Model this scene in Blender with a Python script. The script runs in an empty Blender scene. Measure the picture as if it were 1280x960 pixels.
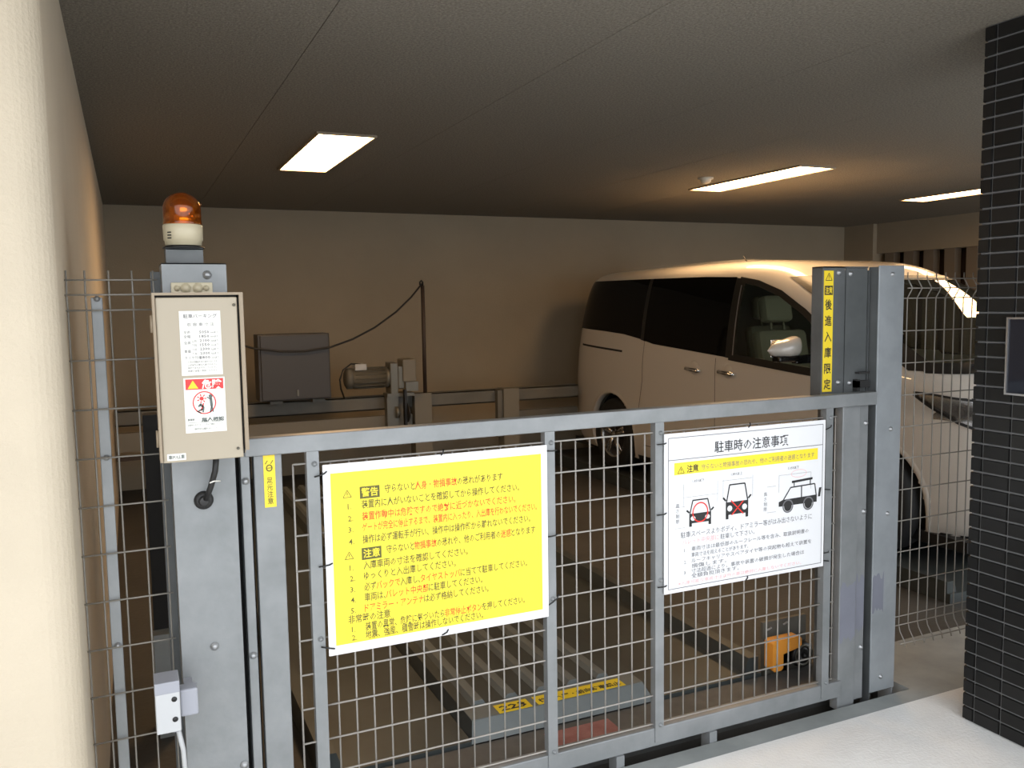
import bpy, bmesh, math, random
import numpy as np
from mathutils import Vector, Matrix
C = bpy.context.scene.collection
S = bpy.context.scene
random.seed(4)

# ---------------------------------------------------------------- camera
YAW, PITCH, ROLL, FPX, CAMH = 0.4219944, -0.09161902, -0.01564026, 1067.85, 1.5
_f = Vector((math.sin(YAW)*math.cos(PITCH), math.cos(YAW)*math.cos(PITCH), math.sin(PITCH)))
_r = Vector((math.cos(YAW), -math.sin(YAW), 0)); _u = _r.cross(_f)
_r2 = _r*math.cos(ROLL)+_u*math.sin(ROLL); _u2 = -_r*math.sin(ROLL)+_u*math.cos(ROLL)
cam = bpy.data.cameras.new('camera'); cam.sensor_width = 36; cam.lens = FPX/1280*36
cam.clip_start = .05; cam.clip_end = 200
camo = bpy.data.objects.new('camera', cam); C.objects.link(camo)
camo.matrix_world = Matrix(((_r2.x, _u2.x, -_f.x, 0), (_r2.y, _u2.y, -_f.y, 0), (_r2.z, _u2.z, -_f.z, CAMH), (0, 0, 0, 1)))
S.camera = camo

# ---------------------------------------------------------------- light
W = bpy.data.worlds.new('sky'); S.world = W; W.use_nodes = True
bg = W.node_tree.nodes['Background']
bg.inputs[0].default_value = (.93, .96, 1.0, 1); bg.inputs[1].default_value = 2.2
LAMP = 23.0
S.view_settings.view_transform = 'Standard'; S.view_settings.look = 'None'
S.view_settings.exposure = 0.35; S.view_settings.gamma = 1; S.view_settings.use_curve_mapping = False

# ---------------------------------------------------------------- materials
def mat(name, col, rough=.5, metal=0., noise=0., scale=20, bump=0., bscale=None, col2=None, coat=0., emit=None, estr=0, spec=.5, detail=4, thr=None, stretch=None, vary=0.):
    m = bpy.data.materials.new(name); m.use_nodes = True
    nt = m.node_tree; b = nt.nodes['Principled BSDF']
    b.inputs['Base Color'].default_value = (*col, 1); b.inputs['Roughness'].default_value = rough
    b.inputs['Metallic'].default_value = metal; b.inputs['Coat Weight'].default_value = coat
    b.inputs['Specular IOR Level'].default_value = spec
    tc = nt.nodes.new('ShaderNodeTexCoord'); src = tc.outputs['Object']
    if stretch:
        mp = nt.nodes.new('ShaderNodeMapping'); mp.inputs['Scale'].default_value = stretch
        nt.links.new(src, mp.inputs[0]); src = mp.outputs[0]
    out = None
    if noise or col2:
        n = nt.nodes.new('ShaderNodeTexNoise'); n.inputs['Scale'].default_value = scale; n.inputs['Detail'].default_value = detail
        n.inputs['Roughness'].default_value = .6
        nt.links.new(src, n.inputs['Vector'])
        r = nt.nodes.new('ShaderNodeValToRGB')
        a, c = (.35, .65) if thr is None else thr
        r.color_ramp.elements[0].position = a; r.color_ramp.elements[1].position = c
        c2 = col2 or tuple(min(1, x*(1+noise)) for x in col); c1 = col if col2 else tuple(x*(1-noise) for x in col)
        r.color_ramp.elements[0].color = (*c1, 1); r.color_ramp.elements[1].color = (*c2, 1)
        nt.links.new(n.outputs['Fac'], r.inputs[0]); out = r.outputs[0]
    if vary:
        oi = nt.nodes.new('ShaderNodeObjectInfo'); mr = nt.nodes.new('ShaderNodeMapRange')
        mr.inputs['To Min'].default_value = 1-vary; mr.inputs['To Max'].default_value = 1+vary
        nt.links.new(oi.outputs['Random'], mr.inputs['Value'])
        mx = nt.nodes.new('ShaderNodeVectorMath'); mx.operation = 'SCALE'
        if out: nt.links.new(out, mx.inputs[0])
        else: mx.inputs[0].default_value = col
        nt.links.new(mr.outputs[0], mx.inputs['Scale']); out = mx.outputs[0]
    if out: nt.links.new(out, b.inputs['Base Color'])
    if bump:
        n2 = nt.nodes.new('ShaderNodeTexNoise'); n2.inputs['Scale'].default_value = bscale or scale*3; n2.inputs['Detail'].default_value = 5
        nt.links.new(src, n2.inputs['Vector'])
        bp = nt.nodes.new('ShaderNodeBump'); bp.inputs['Strength'].default_value = bump; bp.inputs['Distance'].default_value = .01
        nt.links.new(n2.outputs['Fac'], bp.inputs['Height']); nt.links.new(bp.outputs[0], b.inputs['Normal'])
    if emit: b.inputs['Emission Color'].default_value = (*emit, 1); b.inputs['Emission Strength'].default_value = estr
    return m
def glass(name, tint, rough=.02, fac=.12, grad=.035):
    m = bpy.data.materials.new(name); m.use_nodes = True; nt = m.node_tree; nt.nodes.clear()
    o = nt.nodes.new('ShaderNodeOutputMaterial'); mx = nt.nodes.new('ShaderNodeMixShader')
    t = nt.nodes.new('ShaderNodeBsdfTransparent'); t.inputs[0].default_value = (*tint, 1)
    g = nt.nodes.new('ShaderNodeBsdfGlossy'); g.inputs['Roughness'].default_value = rough
    lw = nt.nodes.new('ShaderNodeLayerWeight'); lw.inputs[0].default_value = .5
    pw = nt.nodes.new('ShaderNodeMath'); pw.operation = 'POWER'; pw.inputs[1].default_value = 4.5; nt.links.new(lw.outputs['Facing'], pw.inputs[0])
    f = nt.nodes.new('ShaderNodeMath'); f.operation = 'MULTIPLY_ADD'; f.inputs[1].default_value = .85; f.inputs[2].default_value = grad; nt.links.new(pw.outputs[0], f.inputs[0])
    nt.links.new(f.outputs[0], mx.inputs[0]); nt.links.new(t.outputs[0], mx.inputs[1]); nt.links.new(g.outputs[0], mx.inputs[2]); nt.links.new(mx.outputs[0], o.inputs[0])
    return m
M = dict(
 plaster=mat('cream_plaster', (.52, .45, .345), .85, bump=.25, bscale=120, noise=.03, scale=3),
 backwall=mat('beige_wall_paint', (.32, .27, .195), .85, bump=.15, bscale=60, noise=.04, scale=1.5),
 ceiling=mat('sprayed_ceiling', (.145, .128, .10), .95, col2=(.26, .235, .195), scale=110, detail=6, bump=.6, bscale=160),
 gap=mat('dark_gap', (.02, .02, .02), .9),
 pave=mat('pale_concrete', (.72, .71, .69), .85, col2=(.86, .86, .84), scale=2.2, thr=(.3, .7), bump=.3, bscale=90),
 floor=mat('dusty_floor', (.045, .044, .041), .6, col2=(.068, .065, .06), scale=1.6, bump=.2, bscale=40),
 steel=mat('dull_zinc_steel', (.27, .29, .285), .55, metal=.15, col2=(.36, .38, .375), scale=6, thr=(.3, .7)),
 zinc=mat('galvanised_steel', (.19, .203, .207), .42, metal=.2, col2=(.26, .272, .28), scale=7, thr=(.3, .7), bump=.05, bscale=60),
 sill=mat('worn_sill_steel', (.075, .08, .082), .55, metal=.15, col2=(.11, .113, .112), scale=9),
 fencewire=mat('fence_wire', (.20, .188, .165), .5, metal=.1),  # darker and browner than the gate wire, fence shading put into the colour
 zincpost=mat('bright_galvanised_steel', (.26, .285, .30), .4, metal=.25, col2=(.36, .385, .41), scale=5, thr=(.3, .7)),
 zincdark=mat('dark_grey_steel', (.085, .092, .094), .5, metal=.2, col2=(.12, .128, .13), scale=5),  # darker grey version of the zinc steel
 touch=mat('touch_up_paint', (.21, .22, .265), .5, metal=.2, noise=.05, scale=8),
 wire=mat('coated_wire', (.32, .305, .28), .45, metal=.1),
 bolt=mat('bolt_zinc', (.36, .37, .38), .38, metal=.7),
 beige=mat('cream_enamel', (.37, .32, .24), .35, noise=.02, scale=3),
 beiged=mat('cream_enamel_rim', (.28, .22, .15), .4),
 cream=mat('cream_plastic', (.52, .46, .32), .35),
 black=mat('black_rubber', (.012, .012, .012), .5),
 sign=mat('sign_white', (.76, .77, .79), .4), yellow=mat('sign_yellow', (.90, .71, .04), .45),
 syellow=mat('sticker_yellow', (.82, .62, .03), .45), ink=mat('ink_black', (.02, .02, .02), .6),
 inkg=mat('ink_olive', (.10, .10, .02), .6), inkl=mat('ink_grey', (.15, .15, .16), .6), red=mat('ink_red', (.75, .03, .02), .5), orange_ink=mat('ink_orange_red', (.80, .09, .01), .5),
 pink=mat('ink_pink', (.85, .45, .45), .5), label=mat('label_white', (.72, .71, .66), .4), lred=mat('label_red', (.75, .03, .03), .4), lyel=mat('label_yellow', (.95, .55, .02), .4), lgreen=mat('label_ink', (.10, .12, .11), .5),
 lamp=mat('lamp_diffuser', (.9, .8, .6), .5, emit=(1.0, .62, .30), estr=LAMP), frame=mat('lamp_frame', (.25, .2, .14), .5),
 tile=mat('charcoal_tile', (.010, .0095, .009), .42, vary=.22, bump=.05, bscale=50, spec=.3), grout=mat('grey_grout', (.13, .13, .13), .9, noise=.06, scale=40),
 grey=mat('grey_box_paint', (.05, .047, .045), .45), motor=mat('motor_grey', (.17, .165, .14), .4, metal=.4), beam=mat('beam_paint', (.13, .125, .105), .55, noise=.1, scale=3), beam2=mat('light_beam', (.19, .175, .14), .55), rust=mat('brown_primer', (.045, .03, .022), .6),
 pallet=mat('pallet_steel', (.046, .054, .054), .45, metal=.2, col2=(.066, .076, .075), scale=3), lip=mat('pallet_lip', (.17, .19, .19), .45, metal=.2, noise=.05, scale=6), redp=mat('faded_red_paint', (.24, .09, .085), .6, col2=(.32, .15, .14), scale=14), orange=mat('orange_cover', (.95, .38, .05), .45),
 carpaint=mat('pearl_white_paint', (.64, .60, .54), .34, coat=1., metal=0.), carblack=mat('gloss_black', (.006, .006, .006), .08, spec=.5), trim=mat('black_trim', (.012, .012, .012), .4), chrome=mat('chrome', (.85, .85, .85), .08, metal=1.),
 privacy=mat('privacy_glass', (.003, .003, .003), .04, spec=.12), seat=mat('beige_seat_fabric', (.42, .38, .27), .9), cabin=mat('dark_cabin_plastic', (.03, .03, .028), .7), tyre=mat('tyre_rubber', (.014, .014, .014), .75), alloy=mat('alloy_wheel', (.55, .55, .55), .25, metal=.9), tail=mat('tail_lamp_red', (.25, .01, .01), .1, coat=1), caliper=mat('brake_dark', (.05, .04, .035), .6),
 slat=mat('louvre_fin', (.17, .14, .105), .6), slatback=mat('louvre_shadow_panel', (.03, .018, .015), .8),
 sensor=mat('detector_plastic', (.6, .55, .45), .5), panelglass=mat('panel_face', (.015, .017, .024), .06, spec=.35), satin=mat('satin_frame', (.45, .45, .46), .3, metal=.8), dkback=mat('slab_concrete', (.4, .38, .35), .9),
 limit=mat('switch_white_paint', (.45, .46, .47), .4), limitg=mat('switch_grey_paint', (.30, .31, .35), .4),
 amberin=mat('reflector_chrome', (.9, .6, .2), .2, metal=.8), bulb=mat('reflector_cone', (.95, .75, .45), .12, metal=1.),
)
M['clearglass'] = glass('tinted_car_glass', (.55, .60, .55)); M['lens'] = glass('clear_lamp_lens', (.93, .93, .93))
M['wind'] = glass('windscreen_glass', (.42, .46, .42), grad=.06)
_a = bpy.data.materials.new('amber_plastic'); _a.use_nodes = True; _n = _a.node_tree; _n.nodes.clear()
_o = _n.nodes.new('ShaderNodeOutputMaterial'); _m1 = _n.nodes.new('ShaderNodeMixShader'); _m2 = _n.nodes.new('ShaderNodeMixShader'); _fr = _n.nodes.new('ShaderNodeFresnel'); _fr.inputs[0].default_value = 1.5
_t = _n.nodes.new('ShaderNodeBsdfTransparent'); _t.inputs[0].default_value = (1, .56, .15, 1); _d = _n.nodes.new('ShaderNodeBsdfTranslucent'); _d.inputs[0].default_value = (.95, .40, .04, 1); _g = _n.nodes.new('ShaderNodeBsdfGlossy'); _g.inputs[1].default_value = .08
_m1.inputs[0].default_value = .28; L = _n.links
L.new(_t.outputs[0], _m1.inputs[1]); L.new(_d.outputs[0], _m1.inputs[2]); L.new(_fr.outputs[0], _m2.inputs[0]); L.new(_m1.outputs[0], _m2.inputs[1]); L.new(_g.outputs[0], _m2.inputs[2]); L.new(_m2.outputs[0], _o.inputs[0])
M['amber'] = _a

# ---------------------------------------------------------------- helpers
class MB:
    def __init__(s): s.v = []; s.f = []; s.sm = []
    def add(s, vs, fs, smooth=False):
        n = len(s.v); s.v += [tuple(p) for p in vs]; s.f += [tuple(i+n for i in f) for f in fs]; s.sm += [smooth]*len(fs); return s
    def box(s, x0, x1, y0, y1, z0, z1, bev=0.):
        if bev > 0:
            bm = bmesh.new(); bmesh.ops.create_cube(bm, size=1)
            for v in bm.verts: v.co = Vector(((x0+x1)/2+v.co.x*(x1-x0), (y0+y1)/2+v.co.y*(y1-y0), (z0+z1)/2+v.co.z*(z1-z0)))
            bmesh.ops.bevel(bm, geom=bm.edges[:], offset=bev, segments=2, affect='EDGES', profile=.5)
            bm.verts.index_update(); s.add([v.co for v in bm.verts], [[v.index for v in f.verts] for f in bm.faces]); bm.free(); return s
        v = [(x, y, z) for x in (x0, x1) for y in (y0, y1) for z in (z0, z1)]
        return s.add(v, [(0, 1, 3, 2), (4, 6, 7, 5), (0, 4, 5, 1), (2, 3, 7, 6), (0, 2, 6, 4), (1, 5, 7, 3)])
    def prism(s, poly, axis, a, b, smooth=False):   # poly of 2-D points extruded along axis from a to b
        def P(p, t): return {'x': (t, p[0], p[1]), 'y': (p[0], t, p[1]), 'z': (p[0], p[1], t)}[axis]
        n = len(poly); v = [P(p, a) for p in poly]+[P(p, b) for p in poly]
        s.add(v, [(i, (i+1) % n, n+(i+1) % n, n+i) for i in range(n)], smooth)
        k = len(s.v)-2*n; s.f += [tuple(k+i for i in range(n))[::-1], tuple(k+n+i for i in range(n))]; s.sm += [False, False]; return s
    def tube(s, pts, r, seg=8, caps=True, smooth=True):
        pts = [Vector(p) for p in pts]; v = []; n = len(pts); up = None
        for i, p in enumerate(pts):
            t = (pts[min(i+1, n-1)]-pts[max(i-1, 0)]).normalized()
            if up is None: up = Vector((0, 0, 1)) if abs(t.z) < .9 else Vector((0, 1, 0))
            a = t.cross(up).normalized(); b = a.cross(t).normalized(); up = b
            rr = r[i] if isinstance(r, (list, tuple)) else r
            v += [p+(a*math.cos(2*math.pi*k/seg)+b*math.sin(2*math.pi*k/seg))*rr for k in range(seg)]
        f = [(i*seg+k, i*seg+(k+1) % seg, (i+1)*seg+(k+1) % seg, (i+1)*seg+k) for i in range(n-1) for k in range(seg)]
        base = len(s.v); s.add(v, f, smooth)
        if caps: s.f += [tuple(base+k for k in range(seg))[::-1], tuple(base+(n-1)*seg+k for k in range(seg))]; s.sm += [False, False]
        return s
    def lathe(s, prof, o, axis='z', seg=32, smooth=True):  # prof (r, h)
        v = []
        for r, h in prof:
            for k in range(seg):
                c, d = r*math.cos(2*math.pi*k/seg), r*math.sin(2*math.pi*k/seg)
                v.append({'z': (o[0]+c, o[1]+d, o[2]+h), 'x': (o[0]+h, o[1]+c, o[2]+d), 'y': (o[0]+c, o[1]-h, o[2]+d)}[axis])
        n = len(prof)
        return s.add(v, [(i*seg+k, i*seg+(k+1) % seg, (i+1)*seg+(k+1) % seg, (i+1)*seg+k) for i in range(n-1) for k in range(seg)], smooth)
    def grid(s, P, closed=False, smooth=True):   # P[i][j] points
        n, m = len(P), len(P[0]); v = [p for r in P for p in r]
        return s.add(v, [(i*m+j, i*m+(j+1) % m, (i+1)*m+(j+1) % m, (i+1)*m+j) for i in range(n-1) for j in range(m if closed else m-1)], smooth)
    def mesh(s, name, m):
        me = bpy.data.meshes.new(name); me.from_pydata(s.v, [], s.f); me.validate()
        bm = bmesh.new(); bm.from_mesh(me); bmesh.ops.recalc_face_normals(bm, faces=bm.faces[:]); bm.to_mesh(me); bm.free()
        if len(me.polygons) == len(s.sm): me.polygons.foreach_set('use_smooth', s.sm)
        me.materials.append(M[m] if isinstance(m, str) else m); return me
def link(name, me, parent=None):
    o = bpy.data.objects.new(name, me); C.objects.link(o)
    if parent: o.parent = parent
    return o
def part(name, mb, m, parent, label=None, keep=False):
    me = mb.mesh(name, m); o = link(name, me, parent)
    if parent is not None:
        q = parent; off = Vector((0, 0, 0))
        while q is not None: off += Vector(q.location); q = q.parent
        me.transform(Matrix.Translation(-off))
    if label: o['label'] = label
    return o
def thing(name, label, cat, loc=(0, 0, 0), group=None):
    o = bpy.data.objects.new(name, None); C.objects.link(o); o.location = loc; o['label'] = label; o['category'] = cat
    o.empty_display_size = .1
    if group: o['group'] = group
    return o
def solo(name, mb, m, label, cat, group=None):
    o = part(name, mb, m, None); o['label'] = label; o['category'] = cat
    if group: o['group'] = group
    return o
def struct(name, mb, m):
    o = part(name, mb, m, None); o['kind'] = 'structure'; return o
def bolt(parent, x, y, z, axis='y', r=.009, m='bolt', name='bolt'):
    sg = {'y': 1, 'x': 1}[axis]
    return part(name, MB().lathe([(r*1.25, 0), (r*1.25, .002), (r, .003), (r*.8, .007), (r*.4, .009), (0, .0095)], (x, y, z), axis, 10), m, parent)
_tc = {}
def text_mb(mb, s, x, z, h, width=None, y=0., vertical=False, bold=0., plane='xz', shear=None, al='l'):
    """flat lettering (glyph outlines) in the x-z plane facing -y; z is the baseline, h the character height"""
    cu = bpy.data.curves.new('t', 'FONT'); cu.body = s; cu.size = 1; cu.resolution_u = 1; cu.offset = bold
    o = bpy.data.objects.new('t', cu); me = bpy.data.meshes.new_from_object(o)
    vs = [v.co.copy() for v in me.vertices]; fs = [tuple(p.vertices) for p in me.polygons]
    bpy.data.objects.remove(o); bpy.data.curves.remove(cu); bpy.data.meshes.remove(me)
    if not vs: return x
    x0 = min(v.x for v in vs); x1 = max(v.x for v in vs)
    sx = h if width is None else width/(x1-x0)
    off = -x0*sx
    if al == 'c': off -= (x1-x0)*sx/2
    mb.add([(x+off+v.x*sx, y, z+v.y*h) for v in vs], fs)
    return x+off+x1*sx
def place(mb, fn):
    mb.v = [tuple(fn(Vector(p))) for p in mb.v]; return mb
Z0 = 1.5
# =================================================================== STRUCTURE
D = 2.3                      # plane of gate and fences
CZ = 2.4                     # ceiling
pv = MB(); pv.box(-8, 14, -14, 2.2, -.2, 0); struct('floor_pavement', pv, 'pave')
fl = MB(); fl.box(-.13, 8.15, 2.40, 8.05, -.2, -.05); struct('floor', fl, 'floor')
tr = MB().box(-.13, 8.15, 2.2, 2.278, -.2, 0.0).box(2.69, 8.15, 2.278, 2.64, -.2, -.001); struct('trim_1', tr, 'steel')
struct('trim_3', MB().box(-.13, 2.69, 2.278, 2.40, -.2, -.13), 'zincdark')
# front concrete strip inside the kerb
fp = MB(); fp.box(-.13, 2.69, 2.40, 2.64, -.05, -.012); struct('trim_2', fp, 'sill')
# left wall with rounded nose
R = .07; pl = [(-.13, 8.2), (-.13, 2.03+R)]
pl += [(-.13-R+R*math.cos(a), 2.03+R-R*math.sin(a)) for a in [math.pi/2*k/8 for k in range(1, 9)]]
pl += [(-4, 2.03), (-4, 8.2)]
wl = MB().prism(pl, 'z', -.2, CZ); o = struct('wall_left', wl, 'plaster')
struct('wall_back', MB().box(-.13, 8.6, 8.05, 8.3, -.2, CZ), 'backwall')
# right wall: pilaster, header, sill with a fin louvre
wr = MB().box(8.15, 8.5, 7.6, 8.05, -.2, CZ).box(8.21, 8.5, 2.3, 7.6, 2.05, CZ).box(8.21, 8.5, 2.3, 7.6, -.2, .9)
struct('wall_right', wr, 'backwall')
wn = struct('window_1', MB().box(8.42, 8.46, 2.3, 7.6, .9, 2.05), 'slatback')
y = 7.50; k = 0
while y > 3.0:
    part('fin', MB().box(8.24, 8.34, y-.13, y, .9, 2.05), 'slat', wn); y -= .27
# ceiling: sprayed boards under a slab
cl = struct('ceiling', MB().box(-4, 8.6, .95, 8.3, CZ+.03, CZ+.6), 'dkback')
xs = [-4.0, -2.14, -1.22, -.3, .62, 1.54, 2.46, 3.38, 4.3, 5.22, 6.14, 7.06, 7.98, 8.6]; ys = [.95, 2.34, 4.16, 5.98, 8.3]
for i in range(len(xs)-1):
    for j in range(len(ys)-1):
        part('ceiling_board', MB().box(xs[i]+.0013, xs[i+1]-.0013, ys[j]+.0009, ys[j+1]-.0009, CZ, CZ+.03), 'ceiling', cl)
# tiled pillar on the right
tw = struct('wall_tiled', MB().box(2.667, 3.3, 1.2, 2.023, 0, CZ), 'grout')
rows = 48; cols = [(2.03, 1.9895)]+[(1.9845-.1*k, 1.8895-.1*k) for k in range(7)]
tmeshes = {}
big = MB()
def tile(mb, a, b, z):
    e = .0022; x0, x1 = 2.667, 2.66
    mb.add([(x0, a, z), (x0, b, z), (x0, b, z+.0445), (x0, a, z+.0445), (x1, a-e, z+e), (x1, b+e, z+e), (x1, b+e, z+.0445-e), (x1, a-e, z+.0445-e)],
           [(4, 5, 6, 7), (0, 1, 5, 4), (1, 2, 6, 5), (2, 3, 7, 6), (3, 0, 4, 7)])
for c, (a, b) in enumerate(cols):
    if c < 5:
        mb = MB(); tile(mb, a, b, 0); me = mb.mesh('tile', 'tile')
        for r in range(rows): o = link('tile', me, tw); o.location.z = .003+r*.05
    else:
        for r in range(rows): tile(big, a, b, .003+r*.05)
o = part('tile_field', big, 'tile', tw); o['kind'] = 'stuff'
edge = MB()
for r in range(rows):
    for x in (2.667, 2.72, 2.82, 2.92, 3.02, 3.12, 3.22):
        edge.box(x+.002, min(x+.095, 3.3), 2.0235, 2.03, .003+r*.05, .0475+r*.05)
o = part('end_tiles', edge, 'tile', tw); o['kind'] = 'stuff'

# =================================================================== CEILING LAMPS, DETECTOR
def lamp(x0, label):
    t = thing('ceiling_lamp', label, 'ceiling lamp', (x0, 4.48, CZ), 'recessed ceiling lamps')
    fr = MB(); x1 = x0+.292; y0, y1 = 4.48, 5.70; e = .012; z0, z1 = CZ-.012, CZ
    fr.box(x0-e, x0, y0-e, y1+e, z0, z1).box(x1, x1+e, y0-e, y1+e, z0, z1).box(x0, x1, y0-e, y0, z0, z1).box(x0, x1, y1, y1+e, z0, z1)
    part('frame', fr, 'frame', t); part('diffuser', MB().box(x0, x1, y0, y1, CZ-.006, CZ-.001), 'lamp', t)
lamp(.949, 'glowing ceiling lamp panel on the left, above the motor and grey box')
lamp(4.135, 'glowing ceiling lamp panel in the middle, above the white van')
lamp(6.44, 'glowing ceiling lamp panel on the right, cut off by the tiled pillar')
sd = thing('smoke_detector', 'small round cream smoke detector on the ceiling beside the middle lamp', 'detector', (3.88, 5.16, CZ))
part('base', MB().lathe([(0, 0), (.055, 0), (.055, -.012), (.0, -.012)], (3.88, 5.16, CZ), 'z', 24), 'sensor', sd)
part('dome', MB().lathe([(.04, -.012), (.038, -.03), (.02, -.042), (0, -.044)], (3.88, 5.16, CZ), 'z', 24), 'sensor', sd)

# =================================================================== GATE
g = thing('gate', 'grey galvanised lift gate with wire mesh, carrying both notice boards', 'gate', (1.35, D, .03))
part('top_rail', MB().box(.262, 2.485, D-.02, D+.025, 1.119, 1.166, .003), 'zinc', g)
part('bottom_rail', MB().box(.357, 2.345, D-.012, D+.03, .036, .098, .003), 'zinc', g)
part('left_stile', MB().box(.285, .357, D-.005, D+.035, -.02, 1.119, .003), 'zinc', g)
rs = part('right_stile', MB().box(2.335, 2.417, D-.005, D+.035, -.02, 1.119, .003), 'zinc', g)
for x in (.42, 1.131, 1.526, 2.245):
    st = part('mesh_stile', MB().box(x, x+.033, D-.016, D-.012, .05, 1.13).box(x, x+.004, D-.012, D+.012, .05, 1.119), 'zinc', g)
    for z in (1.085, .108, .60): bolt(st, x+.02, D-.016, z, r=.006, m='zinc')
WH = .0027
hz = [.108+k*.0977 for k in range(11)]; vx = [.387+k*.05055 for k in range(39)]
for z in hz: part('wire', MB().tube([(vx[0], D, z), (vx[-1], D, z)], WH, 8), 'wire', g)
vm = MB().tube([(0, D+.005, .108), (0, D+.005, 1.085)], WH, 8).mesh('wire', 'wire')
vm.transform(Matrix.Translation((-1.35, -D, -.03)))
for i, x in enumerate(vx):
    o = link('wire', vm, g); o.location.x = x
for x in (.60, 1.375, 1.745): part('rest_foot', MB().box(x, x+.03, D-.018, D+.03, -.13, .036), 'zinc', g)

def poly_flat(mb, pts, y):
    mb.add([(p[0], y, p[1]) for p in pts], [tuple(range(len(pts)))]); return mb
def ring_flat(mb, cx, cz, rx, rz, w, y, n=28):
    v = []
    for k in range(n):
        c, s_ = math.cos(2*math.pi*k/n), math.sin(2*math.pi*k/n)
        v += [(cx+rx*c, y, cz+rz*s_), (cx+(rx-w)*c, y, cz+(rz-w)*s_)]
    mb.add(v, [(2*k, (2*k+2) % (2*n), (2*k+3) % (2*n), 2*k+1) for k in range(n)]); return mb
def line_flat(mb, x0, z0, x1, z1, w, y):
    d = Vector((x1-x0, z1-z0)); d.normalize(); n = Vector((-d.y, d.x))*w/2
    mb.add([(x0+n.x, y, z0+n.y), (x1+n.x, y, z1+n.y), (x1-n.x, y, z1-n.y), (x0-n.x, y, z0-n.y)], [(0, 1, 2, 3)]); return mb
def warn_tri(mb, cx, z, h, y, s='!'):
    w = h*.58; t = h*.09
    line_flat(mb, cx-w, z, cx+w, z, t, y); line_flat(mb, cx-w, z, cx, z+h, t, y); line_flat(mb, cx+w, z, cx, z+h, t, y)
    line_flat(mb, cx, z+h*.32, cx, z+h*.70, t*1.2, y); line_flat(mb, cx, z+h*.14, cx, z+h*.22, t*1.2, y)
def ties(t, pts):
    for (x, z, dx, dz) in pts:
        part('cable_tie', MB().tube([(x-dx, D-.020, z-dz*.6), (x-dx*.2, D-.026, z-dz*.1), (x+dx*.5, D-.0285, z+dz*.4), (x+dx, D-.024, z+dz)], .0022, 6), 'black', t)
# ---- yellow notice
YS = D-.024
ysn = thing('notice_board', 'yellow notice board with white border and Japanese safety rules on the gate', 'sign', (.797, D, .55))
def board(t, x0, x1, z0, z1):
    b = part('board', MB().box(x0, x1, YS, YS+.005, z0, z1, .0015), 'sign', t); return b
board(ysn, .460, 1.134, .549, 1.081)
part('printed_field', MB().box(.480, 1.113, YS-.0006, YS-.0001, .576, 1.056), 'yellow', ysn)
yt = YS-.0009
X0, X1, ZT, ZB = .480, 1.113, 1.056, .576
Wd, Hd = X1-X0, ZT-ZB
blk, rd = MB(), MB(); inv = MB(); invt = MB()
def ux(p): return X0+p*Wd
def uz(p): return ZT-p*Hd
def runs(segs, px, pz, h, total=None, px1=None):
    """segs: list of (text, colour) laid left to right; scaled to end at px1"""
    tmp = [(MB(), c) for _, c in segs]; x = 0.
    for (s, c), (mb, _) in zip(segs, tmp):
        lead = len(s)-len(s.lstrip('　')); x += lead*h*.6
        x = text_mb(mb, s.strip('　'), x+h*.05, 0, h*1.05, None, 0, bold=.012)
    k = (ux(px1)-ux(px))/x if px1 else 1
    for mb, c in tmp:
        mb.v = [(ux(px)+v[0]*k, yt, uz(pz)+v[2]) for v in mb.v]
        if mb.v: part('lettering', mb, {'k': 'inkg', 'r': 'orange_ink'}[c], ysn, 'red lettering' if c == 'r' else None)
rowsY = [
 ('t', .150, '警告', [('守らないと', 'k'), ('人身・物損事故', 'r'), ('の恐れがあります', 'k')], .80),
 ('1.', .215, None, [('装置内に人がいないことを確認してから操作してください。', 'k')], .885),
 ('2.', .285, None, [('装置作動中は危険ですので絶対に近づかないでください。', 'r')], .865),
 ('3.', .350, None, [('ゲートが完全に停止するまで、装置内に入ったり、入出庫を行わないでください。', 'r')], .975),
 ('4.', .420, None, [('操作は必ず運転手が行い、操作中は操作盤から離れないでください。', 'k')], .94),
 ('t', .508, '注意', [('守らないと', 'k'), ('物損事故', 'r'), ('の恐れや、他のご利用者の', 'k'), ('迷惑', 'r'), ('となります', 'k')], .965),
 ('1.', .572, None, [('入庫車両の寸法を確認してください。', 'k')], .62),
 ('2.', .635, None, [('ゆっくりと入出庫してください。', 'k')], .56),
 ('3.', .700, None, [('必ず', 'k'), ('バックで', 'r'), ('入庫し、', 'k'), ('タイヤストッパ', 'r'), ('に当てて駐車してください。', 'k')], .92),
 ('4.', .762, None, [('車両は、', 'k'), ('パレット中央部', 'r'), ('に駐車してください。', 'k')], .69),
 ('5.', .825, None, [('ドアミラー・アンテナ', 'r'), ('は必ず格納してください。', 'k')], .72),
 ('h', .880, None, [('非常時の注意', 'k')], .245),
 ('1.', .935, None, [('装置の異常、危険に気づいたら', 'k'), ('非常停止ボタン', 'r'), ('を押してください。', 'k')], .905),
 ('2.', .985, None, [('地震、強風、積雪時は操作しないでください。', 'k')], .69)]
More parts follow.
